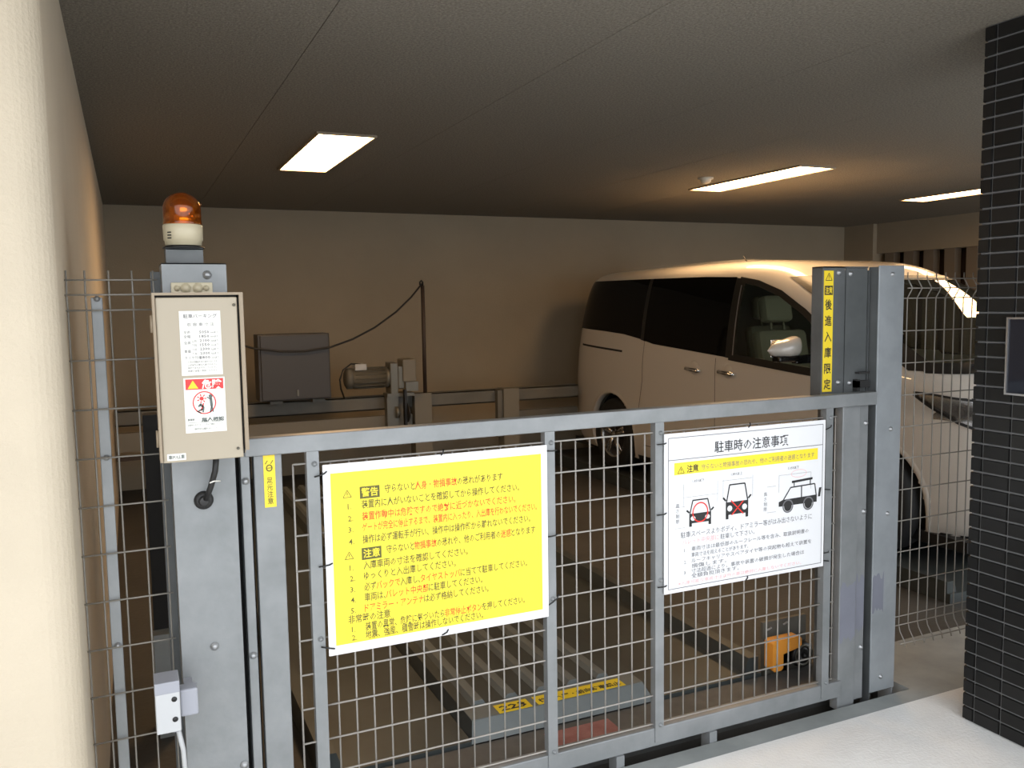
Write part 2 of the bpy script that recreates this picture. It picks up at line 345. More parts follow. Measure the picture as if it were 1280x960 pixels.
for kind, pz, boxed, segs, px1 in rowsY:
    h = .0245
    if kind == 't':
        wt = MB(); warn_tri(wt, ux(.07), uz(pz-.004), .020, yt); part('warning_triangle', wt, 'inkg', ysn)
        inv = MB().box(ux(.125), ux(.213), yt-.0003, yt, uz(pz+.012), uz(pz-.058)); part('heading_box', inv, 'inkg', ysn); invt = MB(); text_mb(invt, boxed, ux(.132), uz(pz-.004), .026, ux(.206)-ux(.132), yt-.0006, bold=.015); part('heading_lettering', invt, 'yellow', ysn)
        runs(segs, .235, pz-.012, h, px1=px1)
    elif kind == 'h': runs(segs, .055, pz, h, px1=px1)
    else:
        nb = MB(); text_mb(nb, kind, ux(.07), uz(pz), .022, None, yt, bold=.01); part('item_number', nb, 'inkg', ysn); runs(segs, .13, pz, h, px1=px1)
ties(ysn, [(.455, 1.055, .016, .008), (.460, .805, .018, .004), (.458, .575, .018, -.006), (.80, 1.083, .004, .012), (.795, .556, .012, .010), (1.150, 1.062, .018, 0.), (1.150, .80, .016, .004), (1.150, .595, .02, .022)])

# ---- white notice
wsn = thing('notice_board', 'white notice board with car pictograms and Japanese parking notes on the gate', 'sign', (1.895, D, .55))
board(wsn, 1.555, 2.235, .551, 1.081)
X0, X1, ZT, ZB = 1.570, 2.222, 1.066, .566; Wd, Hd = X1-X0, ZT-ZB
ol = MB(); w = .0022
for a in ((0, 0, 1, 0), (0, 1, 1, 1), (0, 0, 0, 1), (1, 0, 1, 1), (0, .145, 1, .145)): line_flat(ol, ux(a[0]), uz(a[1]), ux(a[2]), uz(a[3]), w, yt)
part('border_line', ol, 'inkl', wsn)
part('yellow_band', MB().box(ux(.035), ux(.965), yt, YS-.0001, uz(.245), uz(.165)), 'yellow', wsn)
y2 = yt-.0003
def TX(m, *a, **k):
    q = MB(); text_mb(q, *a, **k); part('lettering', q, m, wsn)
TX('ink', '駐車時の注意事項', ux(.28), uz(.118), .042, ux(.76)-ux(.28), yt, bold=.008)
wt = MB(); warn_tri(wt, ux(.075), uz(.236), .022, y2); part('warning_triangle', wt, 'ink', wsn); TX('ink', '注意', ux(.11), uz(.232), .027, ux(.18)-ux(.11), y2, bold=.02)
TX('inkl', '守らないと物損事故の恐れや、他のご利用者の迷惑となります', ux(.20), uz(.225), .020, ux(.94)-ux(.20), y2)
def front_car(cx, z, w_, h_):
    blk, lamps = MB(), []
    hb = h_*.48
    poly_flat(blk, [(cx-w_/2, z+h_*.12), (cx+w_/2, z+h_*.12), (cx+w_/2, z+hb), (cx-w_/2, z+hb)], yt)
    for sx in (-1, 1):
        poly_flat(blk, sorted([(cx+sx*w_*.5, z), (cx+sx*w_*.38, z)])+sorted([(cx+sx*w_*.5, z+h_*.14), (cx+sx*w_*.38, z+h_*.14)])[::-1], yt)
        line_flat(blk, cx+sx*w_*.47, z+hb, cx+sx*w_*.34, z+h_*.97, w_*.05, yt)
        line_flat(blk, cx+sx*w_*.50, z+hb*1.1, cx+sx*w_*.62, z+hb*1.3, w_*.07, yt)
        n = 14; lamps.append(MB().add([(cx+sx*w_*.33+w_*.11*math.cos(6.2832*k/n), y2, z+h_*.30+h_*.085*math.sin(6.2832*k/n)) for k in range(n)], [tuple(range(n))]))
    line_flat(blk, cx-w_*.35, z+h_*.97, cx+w_*.35, z+h_*.97, w_*.05, yt)
    q = part('car_pictogram', blk, 'ink', wsn); [part('lamp_print', m_, 'sign', q) for m_ in lamps]
rd = MB()
front_car(ux(.193), uz(.60), .088, .090); front_car(ux(.425), uz(.585), .094, .120)
ring_flat(rd, ux(.193), uz(.51), .032, .034, .0042, y2-.0002)
part('red_circle', rd, 'red', wsn); rd = MB()
line_flat(rd, ux(.39), uz(.56), ux(.465), uz(.47), .004, y2-.0002); line_flat(rd, ux(.465), uz(.56), ux(.385), uz(.46), .004, y2-.0002)
part('red_cross', rd, 'red', wsn)
blk, gr, pk = MB(), MB(), MB()
# off-road car pictogram, side view
cx, cz = ux(.70), uz(.585); sc = .052
body = [(0, .55), (0, 1.05), (.35, 1.25), (3.3, 1.35), (3.3, .55)]
poly_flat(blk, [(cx+p[0]*sc, cz+p[1]*sc*.62) for p in body], yt)
for a in ((.38, 1.2, 1.0, 2.5), (1.0, 2.5, 3.1, 2.6), (3.1, 2.6, 3.25, 1.3), (1.95, 1.3, 1.95, 2.5)): line_flat(blk, cx+a[0]*sc, cz+a[1]*sc*.62, cx+a[2]*sc, cz+a[3]*sc*.62, .0045, yt)
poly_flat(blk, [(cx+p[0]*sc, cz+p[1]*sc*.62) for p in [(1.1, 2.95), (2.9, 3.1), (2.9, 3.35), (1.1, 3.2)]], yt)
line_flat(blk, cx+1.3*sc, cz+2.6*sc*.62, cx+1.3*sc, cz+3.0*sc*.62, .004, yt); line_flat(blk, cx+2.7*sc, cz+2.6*sc*.62, cx+2.7*sc, cz+3.1*sc*.62, .004, yt)
poly_flat(blk, [(cx+p[0]*sc, cz+p[1]*sc*.62) for p in [(3.4, 1.1), (3.6, 1.1), (3.7, 2.1), (3.5, 2.1)]], yt)
n = 18
for wx in (.78, 2.55):
    part('wheel_ring_print', ring_flat(MB(), cx+wx*sc, cz+.5*sc*.62, .024, .024, .005, y2), 'inkl', wsn)
    blk.add([(cx+wx*sc+.017*math.cos(6.2832*k/n), y2-.0002, cz+.5*sc*.62+.018*math.sin(6.2832*k/n)) for k in range(n)], [tuple(range(n))])
part('car_pictogram', blk, 'ink', wsn); gr = MB()
ring_flat(pk, ux(.835), uz(.33), .035, .014, .0015, y2); part('pink_ring', pk, 'pink', wsn)
for a in ((.09, .40, .30, .40), (.09, .31, .09, .46), (.30, .31, .30, .46), (.33, .32, .52, .32), (.335, .31, .335, .45), (.525, .30, .525, .45), (.70, .33, .70, .45), (.92, .33, .92, .45), (.70, .33, .92, .33), (.04, .46, .10, .46), (.04, .60, .10, .60), (.62, .40, .68, .40), (.62, .58, .68, .58)):
    line_flat(gr, ux(a[0]), uz(a[1]), ux(a[2]), uz(a[3]), .0008, yt)
o = part('dimension_lines', gr, 'inkl', wsn); o['kind'] = 'stuff'
TX('inkl', '1,850以下', ux(.145), uz(.305), .012, None, yt); TX('inkl', '1,850以上', ux(.385), uz(.29), .012, None, yt); TX('inkl', '5,050以下', ux(.76), uz(.295), .012, None, yt)
for px, s in ((.045, '高さ制限'), (.60, '高さ制限')):
    for k, ch in enumerate(s): TX('inkl', ch, ux(px), uz(.46+k*.035), .015, None, yt)
TX('inkl', '駐車スペースよりボディ、ドアミラー等がはみ出さないように', ux(.075), uz(.665), .022, ux(.93)-ux(.075), yt)
TX('pink', 'パレット中央部に', ux(.085), uz(.712), .020, ux(.31)-ux(.085), yt); TX('inkl', '駐車して下さい。', ux(.32), uz(.712), .020, ux(.54)-ux(.32), yt)
for px, pz, s, e in ((.095, .765, '1.', 0), (.14, .762, '車両寸法は最低部のルーフレール等を含み、取扱説明書の', .91), (.14, .803, '車両寸法を超えることがあります。', .50), (.095, .845, '2.', 0), (.14, .842, 'ルーフキャリアやスペアタイヤ等の突起物も超えて装置を', .93), (.14, .878, '損傷します。', .36), (.095, .915, '3.', 0), (.14, .912, '寸法超過により、事故や装置の破損が発生した場合は', .88), (.14, .945, '全額負担頂きます。', .44)):
    TX('inkl', s, ux(px), uz(pz), .0165, (ux(e)-ux(px)) if e else None, yt)
TX('pink', '※入庫可能な車両寸法以外の車は絶対に入庫しないでください。', ux(.06), uz(.982), .014, ux(.86)-ux(.06), yt)
ties(wsn, [(1.546, 1.050, .016, .002), (1.546, .82, .017, .003), (1.548, .58, .016, .002), (1.895, 1.083, .003, .012), (1.89, .556, .004, .010), (2.247, 1.050, .014, .010), (2.247, .83, .014, -.002), (2.247, .60, .013, .004), (2.247, .57, .014, -.003)])

# =================================================================== LEFT GUIDE POST with its cabinet column
lp = thing('guide_post', 'wide grey steel guide post left of the gate, carrying the control box', 'post', (.16, D, 0))
FY = 2.27
part('column', MB().box(.085, .236, FY, FY+.003, 0, 1.617).box(.085, .088, FY+.003, 2.42, 0, 1.617).box(.233, .236, FY+.003, 2.42, 0, 1.617).box(.085, .236, FY, 2.42, 1.614, 1.617), 'zinc', lp)
part('side_flange', MB().box(.062, .085, 2.385, 2.42, 0, 1.60), 'zincdark', lp)
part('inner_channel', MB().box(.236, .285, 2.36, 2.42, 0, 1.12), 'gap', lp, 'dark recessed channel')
gf = part('guide_strip', MB().box(.251, .274, FY+.02, 2.34, 0, 1.13, .002), 'zinc', lp)
for z in (1.055, .585): bolt(gf, .262, FY+.02, z, r=.008)
for x, z in ((.19, 1.588), (.165, .635), (.225, .30)): bolt(lp, x, FY, z)
tp = part('terminal_plate', MB().box(.104, .201, FY-.006, FY, 1.541, 1.569, .002), 'cream', lp)
for x, r in ((.118, .006), (.138, .010), (.166, .010), (.186, .006)): bolt(tp, x, FY-.006, 1.555, r=r, m='cream', name='knob')
gb = part('cable_gland', MB().lathe([(0, .0), (.0, .012), (.014, .012), (.022, .008), (.024, 0)], (.156, FY, 1.020), 'y', 24), 'black', lp)
part('gland_collar', MB().lathe([(.014, .012), (.013, .02), (.009, .022), (0, .022)], (.156, FY, 1.020), 'y', 20), 'trim', gb)
part('cable', MB().tube([(.160, FY-.02, 1.025), (.172, FY-.035, 1.06), (.183, FY-.045, 1.10), (.188, FY-.05, 1.145)], .0075, 10), 'black', lp)
part('cable_clip', MB().tube([(.168, FY-.058, 1.074), (.178, FY-.062, 1.078), (.194, FY-.045, 1.074)], .002, 6), 'label', lp)
yl = part('warning_sticker', MB().box(.309, .339, D-.0062, D-.0052, .978, 1.117), 'syellow', lp, 'small yellow vertical warning sticker')
yl.parent = g; yl.location = (0, 0, 0); yl.data.transform(Matrix.Translation(Vector(lp.location)-Vector(g.location)))
tm = MB(); ring_flat(tm, .324, 1.083, .0085, .0095, .003, D-.0066)
for a in ((.314, 1.094, .320, 1.103), (.328, 1.094, .334, 1.103), (.319, 1.083, .329, 1.083)): line_flat(tm, *a, .002, D-.0066)
for k, ch in enumerate('足元注意'): text_mb(tm, ch, .324, 1.043-k*.0185, .0185, .015, D-.0066, bold=.01, al='c')
part('sticker_lettering', tm, 'inkg', g)

# control box
cb = thing('control_box', 'cream metal control box with white labels hung on the left post', 'control box', (.157, 2.2, 1.14))
part('body', MB().box(.066, .252, 2.165, FY-.001, 1.150, 1.532), 'beiged', cb)
part('rim', MB().box(.056, .062, 2.143, 2.20, 1.145, 1.542).box(.249, .258, 2.143, 2.20, 1.16, 1.542).box(.062, .249, 2.143, 2.20, 1.536, 1.542), 'beiged', cb)
part('door', MB().box(.0625, .2445, 2.148, 2.166, 1.142, 1.531, .003), 'beige', cb)
part('door_gap', MB().box(.2445, .249, 2.160, 2.166, 1.15, 1.536).box(.062, .249, 2.16, 2.166, 1.531, 1.536), 'gap', cb)
for z in (1.20, 1.47): part('hinge', MB().tube([(.054, 2.16, z-.02), (.054, 2.16, z+.02)], .004, 8), 'beiged', cb)
for x, z in ((.237, 1.512), (.232, 1.165)): bolt(cb, x, 2.148, z, r=.003, m='motor', name='screw')
PY = 2.1472
part('specification_label', MB().box(.113, .205, PY, PY+.0006, 1.347, 1.499), 'label', cb)
t1, t2, t3, t4 = MB(), MB(), MB(), MB(); py = PY-.0004
text_mb(t1, '駐車パーキング', .122, 1.483, .0105, .075, py, bold=.01); text_mb(t1, '収 容 車 寸 法', .130, 1.464, .0085, .060, py)
for k, (a, b_, c_, d_) in enumerate((('全長', '', '5050', 'mm以下'), ('全幅', '', '1850', 'mm以下'), ('全高', '上段', '2100', 'mm以下'), ('', '下段', '1550', 'mm以下'), ('重量', '上段', '2300', 'kg以下'), ('', '下段', '2300', 'kg以下'), ('タイヤ外幅', '', '1800', 'mm以下'))):
    z = 1.446-k*.0100
    if a: text_mb(t1, a, .121, z-(.005 if a in ('全高', '重量') else 0), .0078, None, py)
    if b_: text_mb(t1, b_, .138, z, .006, None, py)
    text_mb(t1, c_, .156, z, .0088, .022, py, bold=.015); text_mb(t1, d_, .181, z, .006, .017, py)
for k, s in enumerate(('寸法は付属品を含む最大寸法とする', '上記以外の車は入庫できません', '規定寸法を必ず守ってください', '装置の故障の原因となります')): text_mb(t1, s, .127, 1.377-k*.0072, .0052, .066, py)
part('label_lettering', t1, 'inkl', cb)
part('danger_label', MB().box(.1155, .2080, PY, PY+.0006, 1.210, 1.341), 'label', cb)
part('danger_header', MB().box(.1195, .2045, PY-.0003, PY+.0001, 1.313, 1.338), 'lred', cb)
poly_flat(t2, [(.124, 1.3155), (.148, 1.3155), (.136, 1.335)], py); part('danger_triangle', t2, 'lyel', cb)
text_mb(t3, '危険', .156, 1.3165, .0225, .045, py-.0002, bold=.03); part('danger_lettering', t3, 'label', cb)
t5 = MB(); ring_flat(t5, .160, 1.281, .0265, .0275, .0026, py, 40); line_flat(t5, .142, 1.262, .152, 1.256, .003, py)
ring_flat(t5, .154, 1.291, .005, .005, .005, py, 8)
for k in range(7): a = k*.9; line_flat(t5, .154+.006*math.cos(a), 1.291+.006*math.sin(a), .154+.011*math.cos(a), 1.291+.011*math.sin(a), .0025, py)
line_flat(t5, .152, 1.262, .158, 1.280, .003, py); part('prohibition_ring', t5, 'lred', cb)
t6 = MB(); ring_flat(t6, .1745, 1.296, .0045, .0045, .0045, py, 10)
for a in ((.1745, 1.292, .176, 1.272, .006), (.176, 1.272, .1725, 1.257, .0035), (.176, 1.273, .179, 1.258, .003), (.174, 1.289, .166, 1.294, .0025), (.150, 1.276, .158, 1.271, .005), (.158, 1.271, .156, 1.258, .0035), (.156, 1.266, .146, 1.262, .0035), (.146, 1.272, .153, 1.279, .004)): line_flat(t6, *a[:4], a[4], py)
text_mb(t6, '乗車時', .1205, 1.239, .0065, .016, py, bold=.01); text_mb(t6, '無人確認', .152, 1.2365, .0105, .051, py, bold=.03)
text_mb(t6, '装置内に人がいないことを必ず確認してください', .1205, 1.227, .0048, .082, py); text_mb(t6, '操作中は離れないこと', .135, 1.217, .005, .052, py)
line_flat(t6, .1205, 1.2345, .203, 1.2345, .0007, py); part('figure_print', t6, 'lgreen', cb)
part('small_label', MB().box(.0715, .1130, PY, PY+.0006, 1.1475, 1.1635), 'label', cb)
t7 = MB(); text_mb(t7, '車PULL車', .0745, 1.1515, .0105, .0355, py, bold=.02); part('small_lettering', t7, 'lgreen', cb)

# beacon
bx, by = .1425, 2.335
bc = thing('beacon_lamp', 'amber dome warning beacon with cream base on top of the left post', 'beacon', (bx, by, 1.617))
part('bracket', MB().box(.098, .186, by-.03, by-.027, 1.617, 1.655).box(.098, .186, by-.03, by+.05, 1.652, 1.656).box(.098, .101, by-.027, by+.05, 1.617, 1.652).box(.098, .186, by+.047, by+.05, 1.617, 1.652), 'zincdark', bc)
part('mounting_disc', MB().lathe([(0, 0), (.050, 0), (.050, .004), (.044, .004), (.044, .007), (0, .007)], (bx, by, 1.656), 'z', 40), 'trim', bc)
for a in (-2.2, -.9): part('mounting_stud', MB().tube([(bx+.03*math.cos(a), by+.03*math.sin(a), 1.640), (bx+.03*math.cos(a), by+.03*math.sin(a), 1.6555)], .004, 8), 'bolt', bc)
bb = part('base', MB().lathe([(0, .0), (.0435, 0), (.0445, .012), (.047, .013), (.0475, .050), (.045, .0525), (0, .0525)], (bx, by, 1.6635), 'z', 48), 'cream', bc)
bt = MB()
for k in range(3): bt.box(bx-.041, bx-.029, by-.0415+.0 if False else by-.0400, by-.037, 1.6925-k*.007, 1.6955-k*.007)
part('base_print', place(bt, lambda p: Vector((bx, by, 0))+Vector((-math.cos(math.radians(45))*.0483, -math.sin(math.radians(45))*.0483, p.z)) + Vector((p.x-bx+.035, -(p.x-bx+.035), 0))*.7+Vector((-1, -1, 0))*(p.y-by+.0385)*.1), 'ink', bb)
dp = [(.046, 0), (.0465, .006), (.0455, .008), (.0455, .038)]+[(.0455*math.cos(a), .038+.0425*math.sin(a)) for a in [math.pi/2*k/10 for k in range(1, 11)]]
part('dome', MB().lathe(dp, (bx, by, 1.7160), 'z', 48), 'amber', bc)
part('reflector', MB().lathe([(0, 0), (.022, 0), (.022, .022), (.016, .024), (.017, .034), (.020, .046), (.0, .048)], (bx+.002, by, 1.718), 'z', 24), 'bulb', bc)
part('reflector_post', MB().lathe([(0, 0), (.030, 0), (.030, .004), (.008, .005), (.008, .02), (0, .02)], (bx, by, 1.7165), 'z', 24), 'amberin', bc)
part('dome_screw', MB().lathe([(.005, 0), (.005, .006), (.003, .008), (0, .008)], (bx+.041, by-.020, 1.765), 'y', 12), 'amber', bc)

# limit switch
ls = thing('limit_switch', 'pale grey limit switch box with side arm low on the left post', 'switch', (.045, 2.2, .49))
part('body', MB().box(.016, .071, 2.13, 2.20, .493, .60, .003), 'limit', ls)
part('top_cover', MB().box(.0155, .0715, 2.1295, 2.2005, .590, .619, .002), 'limitg', ls)
part('arm', MB().box(.071, .113, 2.15, 2.19, .517, .585, .005), 'limitg', ls)
part('arm_stem', MB().box(.085, .105, 2.19, FY, .535, .565), 'limitg', ls)
for z in (.575, .525): part('screw_hole', MB().lathe([(0, .001), (.0065, .001), (.0065, 0)], (.058, 2.13, z), 'y', 14), 'black', ls)
part('conduit', MB().tube([(.062, 2.17, .495), (.074, 2.18, .42), (.078, 2.2, .30), (.07, 2.22, .005)], .006, 8), 'limit', ls)
part('conduit_gland', MB().lathe([(0, 0), (.012, 0), (.012, -.014), (0, -.014)], (.060, 2.17, .493), 'z', 12), 'limitg', ls)

# =================================================================== RIGHT GUIDE POST
rp = thing('guide_post', 'dark grey guide column right of the gate with yellow vertical warning sticker', 'post', (2.4, 2.4, 0))
part('column', MB().box(2.385, 2.495, 2.355, 2.358, 0, 1.608).box(2.495, 2.498, 2.34, 2.43, 0, 1.608).box(2.345, 2.385, 2.37, 2.43, 0, 1.608).box(2.385, 2.495, 2.427, 2.43, 0, 1.608), 'zincdark', rp)
cp = part('cover_plate', MB().box(2.278, 2.385, 2.348, 2.353, 1.115, 1.622).box(2.278, 2.281, 2.353, 2.40, 1.115, 1.622).box(2.278, 2.498, 2.348, 2.40, 1.617, 1.622), 'zincdark', rp)
part('cover_plate', MB().box(2.388, 2.492, 2.346, 2.350, 1.115, 1.616), 'zincdark', rp)
gs = part('guide_strip', MB().box(2.424, 2.468, D+.005, D+.06, 0, 1.119, .002), 'zinc', rp)
for z in (1.05, .72, .20): bolt(gs, 2.455, D+.005, z, r=.008)
for x, z in ((2.354, 1.60), (2.41, 1.596), (2.36, 1.202), (2.415, 1.197), (2.357, 1.145)): bolt(cp, x, 2.348, z, r=.008)
part('latch_bracket', MB().box(2.44, 2.492, 2.325, 2.346, 1.23, 1.237).box(2.43, 2.492, 2.325, 2.346, 1.18, 1.205).box(2.43, 2.445, 2.325, 2.346, 1.166, 1.21), 'gap', rp, 'dark latch bracket')
part('warning_sticker', MB().box(2.284, 2.328, 2.346, 2.3478, 1.170, 1.607), 'syellow', rp, 'yellow vertical warning sticker')
sy = 2.3456; t = MB(); warn_tri(t, 2.306, 1.572, .026, sy)
t.box(2.287, 2.325, sy-.0002, sy, 1.520, 1.553)
tt = MB(); text_mb(tt, '注意', 2.306, 1.5265, .026, .032, sy-.0005, bold=.02, al='c')
for k, ch in enumerate('後進入庫限定'): text_mb(t, ch, 2.306, 1.470-k*.0575, .040, .032, sy, bold=.02, al='c')
part('sticker_lettering', t, 'ink', rp); part('sticker_heading', tt, 'syellow', rp)
po = thing('support_post', 'tall light grey channel post between the gate and the right fence', 'post', (2.565, D, 0))
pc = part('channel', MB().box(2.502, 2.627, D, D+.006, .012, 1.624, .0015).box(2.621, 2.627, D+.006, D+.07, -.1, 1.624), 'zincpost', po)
part('side_flange', MB().box(2.504, 2.51, D+.006, D+.05, -.13, 1.62), 'zincdark', po)  # shade on the post's left side put into the darker steel colour
for x, z in ((2.565, 1.592), (2.575, 1.02), (2.57, .70), (2.555, .068)): bolt(po, x, D, z, r=.007, m='bolt')
# grey touch-up paint (worn patches) on stile, strip and post
def blot(x0, x1, z0, z1, y, parent, seed):
    rn = random.Random(seed); n = 7
    top = [(x0+(x1-x0)*k/n, z1+rn.uniform(-.02, .02)) for k in range(n+1)]; bot = [(x0+(x1-x0)*k/n, z0+rn.uniform(-.015, .015)) for k in range(n+1)]
    mb = MB(); v = [(a, y, b) for a, b in top]+[(a, y, b) for a, b in bot]
    mb.add(v, [(k, k+1, n+2+k, n+1+k) for k in range(n)]); part('touch_up_patch', mb, 'touch', parent, 'purplish grey touch-up paint')
blot(2.338, 2.414, .25, .455, D-.0056, g, 1); blot(2.426, 2.466, .27, .47, D+.0044, rp, 2); blot(2.504, 2.56, .33, .47, D-.0006, po, 3)

# =================================================================== MESH FENCES
def fence(x0, x1, label, z_bot, side, xs_, group):
    t = thing('mesh_fence', label, 'fence', ((x0+x1)/2, D, 0), group)
    hzs = [(1.577, 0), (1.541, -.022), (1.504, 0)]+[(1.383-.1205*k, 0) for k in range(9)]
    hzs += [(.285, 0), (.250, 0), (.190, -.03)]
    for z, dy in hzs: part('wire', MB().tube([(x0, D+.008+dy, z), (x1, D+.008+dy, z)], .0023, 6), 'fencewire', t)
    prof = [(1.600, 0), (1.577, 0), (1.541, -.022), (1.504, 0), (.250, 0), (.225, -.006), (.190, -.03), (.172, -.035)]
    vm = MB().tube([(0, D+.013+dy, z) for z, dy in prof], .0023, 6).mesh('wire', 'fencewire'); vm.transform(Matrix.Translation((-(x0+x1)/2, -D, 0)))
    for x in xs_: o = link('wire', vm, t); o.location.x = x
    return t
lf = fence(-.13, .075, 'narrow wire mesh fence panel between the cream wall and the left post', .19, 0, [-.126, -.086, -.034, .018, .066], 'wire mesh fences')
ff = part('fence_post', MB().box(-.076, -.050, D+.017, D+.03, 0, 1.535, .002), 'zinc', lf)
for z in (1.532, 1.141, .662): bolt(ff, -.062, D+.016, z, r=.006, m='bolt')
rf = fence(2.63, 3.60, 'wire mesh fence panel between the channel post and the tiled pillar', .19, 1, [2.66+.05*k for k in range(19)], 'wire mesh fences')
part('fence_post', MB().box(3.60, 3.64, D-.02, D+.03, 0, 1.6, .002), 'zinc', rf)

# wall panel on the tiled pillar
ip = thing('wall_panel', 'dark glossy wall panel in a thin metal frame on the tiled pillar', 'panel', (2.655, 1.73, 1.18))
part('frame', MB().box(2.640, 2.659, 1.895, 1.901, 1.181, 1.436).box(2.640, 2.659, 1.555, 1.561, 1.181, 1.436).box(2.640, 2.659, 1.561, 1.895, 1.430, 1.436).box(2.640, 2.659, 1.561, 1.895, 1.181, 1.187), 'satin', ip)
part('face', MB().box(2.646, 2.659, 1.561, 1.895, 1.187, 1.430), 'panelglass', ip)

# =================================================================== MACHINERY AT THE BACK
fr = thing('lift_frame', 'dark steel lift frame of beams and posts along the back wall', 'frame', (3.2, 7.3, 0))
part('top_beam', MB().box(-.12, 3.93, 7.2, 7.212, .615, .735).box(-.12, 3.93, 7.2, 7.30, .725, .737).box(-.12, 3.93, 7.2, 7.30, .613, .625), 'beam', fr)
part('lower_beam', MB().box(-.12, 2.25, 7.16, 7.22, .42, .565), 'beam2', fr)
part('lower_rail', MB().box(-.12, 2.25, 7.10, 7.15, .36, .385), 'rust', fr)
part('lower_beam', MB().box(3.28, 3.93, 7.22, 7.28, .43, .52), 'beam', fr)
for x in (2.263, 3.112): part('post', MB().box(x, x+.155, 7.12, 7.19, -.05, .745).box(x, x+.012, 7.19, 7.26, -.05, .745), 'beam2', fr)
for x in (2.11, 3.06): part('gusset', MB().box(x, x+.05, 7.14, 7.20, .30, .73), 'beam', fr)
lc = thing('machine_upright', 'black machine upright on a grey shoe behind the left mesh fence', 'machine part', (.075, 3.34, -.05))
part('upright', MB().box(.035, .115, 3.3, 3.38, -.05, 1.13), 'gap', lc); part('shoe', MB().box(.03, .10, 3.24, 3.30, .12, .34).box(.035, .095, 3.25, 3.30, -.05, .12), 'steel', lc, 'grey steel shoe')

eb = thing('junction_cabinet', 'dark grey steel cabinet standing on the beam by the back wall', 'cabinet', (1.22, 7.1, .73))
part('body', MB().box(.935, 1.505, 6.98, 7.2, .765, 1.30, .006), 'grey', eb)
part('door', MB().box(.955, 1.495, 6.965, 6.98, .775, 1.29, .004), 'grey', eb)
part('handle', MB().box(1.225, 1.24, 6.953, 6.965, .80, .85), 'motor', eb)
for x in (1.02, 1.36): part('foot', MB().box(x, x+.10, 7.02, 7.19, .737, .765), 'beam', eb)

mo = thing('gear_motor', 'grey geared drive motor mounted on the back beam beside the cabinet', 'motor', (1.9, 7.15, .74))
my, mz = 7.13, .905
part('body', MB().lathe([(0, 0), (.07, 0), (.085, .01), (.085, .30), (.09, .30), (.09, .33), (.0, .33)], (1.70, my, mz), 'x', 28), 'motor', mo)
part('fan_cover', MB().lathe([(0, -.045), (.06, -.045), (.088, -.03), (.088, .012), (0, .012)], (1.70, my, mz), 'x', 28), 'beam', mo)
fins = MB()
for k in range(16):
    a = 2*math.pi*k/16; c, s_ = math.cos(a), math.sin(a)
    fins.tube([(1.73, my+.088*c, mz+.088*s_), (1.99, my+.088*c, mz+.088*s_)], .004, 4)
part('cooling_fins', fins, 'motor', mo)
part('terminal_box', MB().box(1.73, 1.83, my-.07, my+.05, mz+.07, mz+.125, .005), 'limit', mo)
part('gearbox', MB().box(2.03, 2.10, my-.08, my+.08, .76, 1.03, .008).box(2.10, 2.16, my-.07, my+.07, .80, 1.0, .01), 'motor', mo)
part('brake_housing', MB().box(2.14, 2.26, my-.09, my+.09, .86, 1.055, .01), 'beam2', mo)
part('mounting_foot', MB().box(2.0, 2.24, my-.08, my+.06, .737, .765).box(2.16, 2.27, my-.10, my-.07, .78, .86), 'motor', mo)
part('chain_sprocket', MB().lathe([(0, 0), (.075, 0), (.085, .008), (.075, .016), (0, .016)], (2.15, my-.12, .60), 'x', 24).box(2.13, 2.15, my-.15, my-.10, .45, .80), 'black', mo)
part('drive_bearing', MB().lathe([(.0, 0), (.05, 0), (.05, .03), (.02, .04), (0, .04)], (2.07, my-.06, .60), 'x', 20).box(2.00, 2.10, my-.06, my+.02, .48, .737), 'motor', mo)
part('cable', MB().tube([(1.78, my-.05, mz+.12), (1.70, my-.06, mz+.13), (1.63, my-.06, mz+.08), (1.60, my-.06, mz), (1.61, my-.05, mz-.08), (1.64, my-.03, .742)], .007, 8), 'black', mo)

rod = thing('cable_mast', 'tall thin dark cable mast on the back beam, right of the motor', 'mast', (2.372, 7.15, .745))
part('pole', MB().tube([(2.372, 7.155, .745), (2.372, 7.155, 1.685)], .017, 12), 'rust', rod)
part('hook', MB().tube([(2.372, 7.155, 1.685), (2.372, 7.15, 1.715), (2.36, 7.148, 1.728), (2.345, 7.146, 1.715), (2.345, 7.146, 1.69)], .008, 8), 'black', rod)
r2 = thing('cable_mast', 'shorter thin cable mast behind the control box, left of the grey cabinet', 'mast', (.60, 7.15, .74)); part('pole', MB().tube([(.60, 7.155, .738), (.60, 7.155, 1.30)], .012, 10), 'rust', r2)
cp_ = [(.60, 1.29), (.89, 1.20), (1.1, 1.165), (1.3, 1.16), (1.5, 1.185), (1.7, 1.245), (1.9, 1.335), (2.1, 1.46), (2.25, 1.585), (2.358, 1.70)]
solo('hanging_cable', MB().tube([(x, 6.93+.20*max(0, (x-1.5))/.86 if x > 1.5 else 6.93, z) for x, z in cp_], .008, 8), 'black', 'thin black cable sagging from the mast in front of the grey cabinet', 'cable')

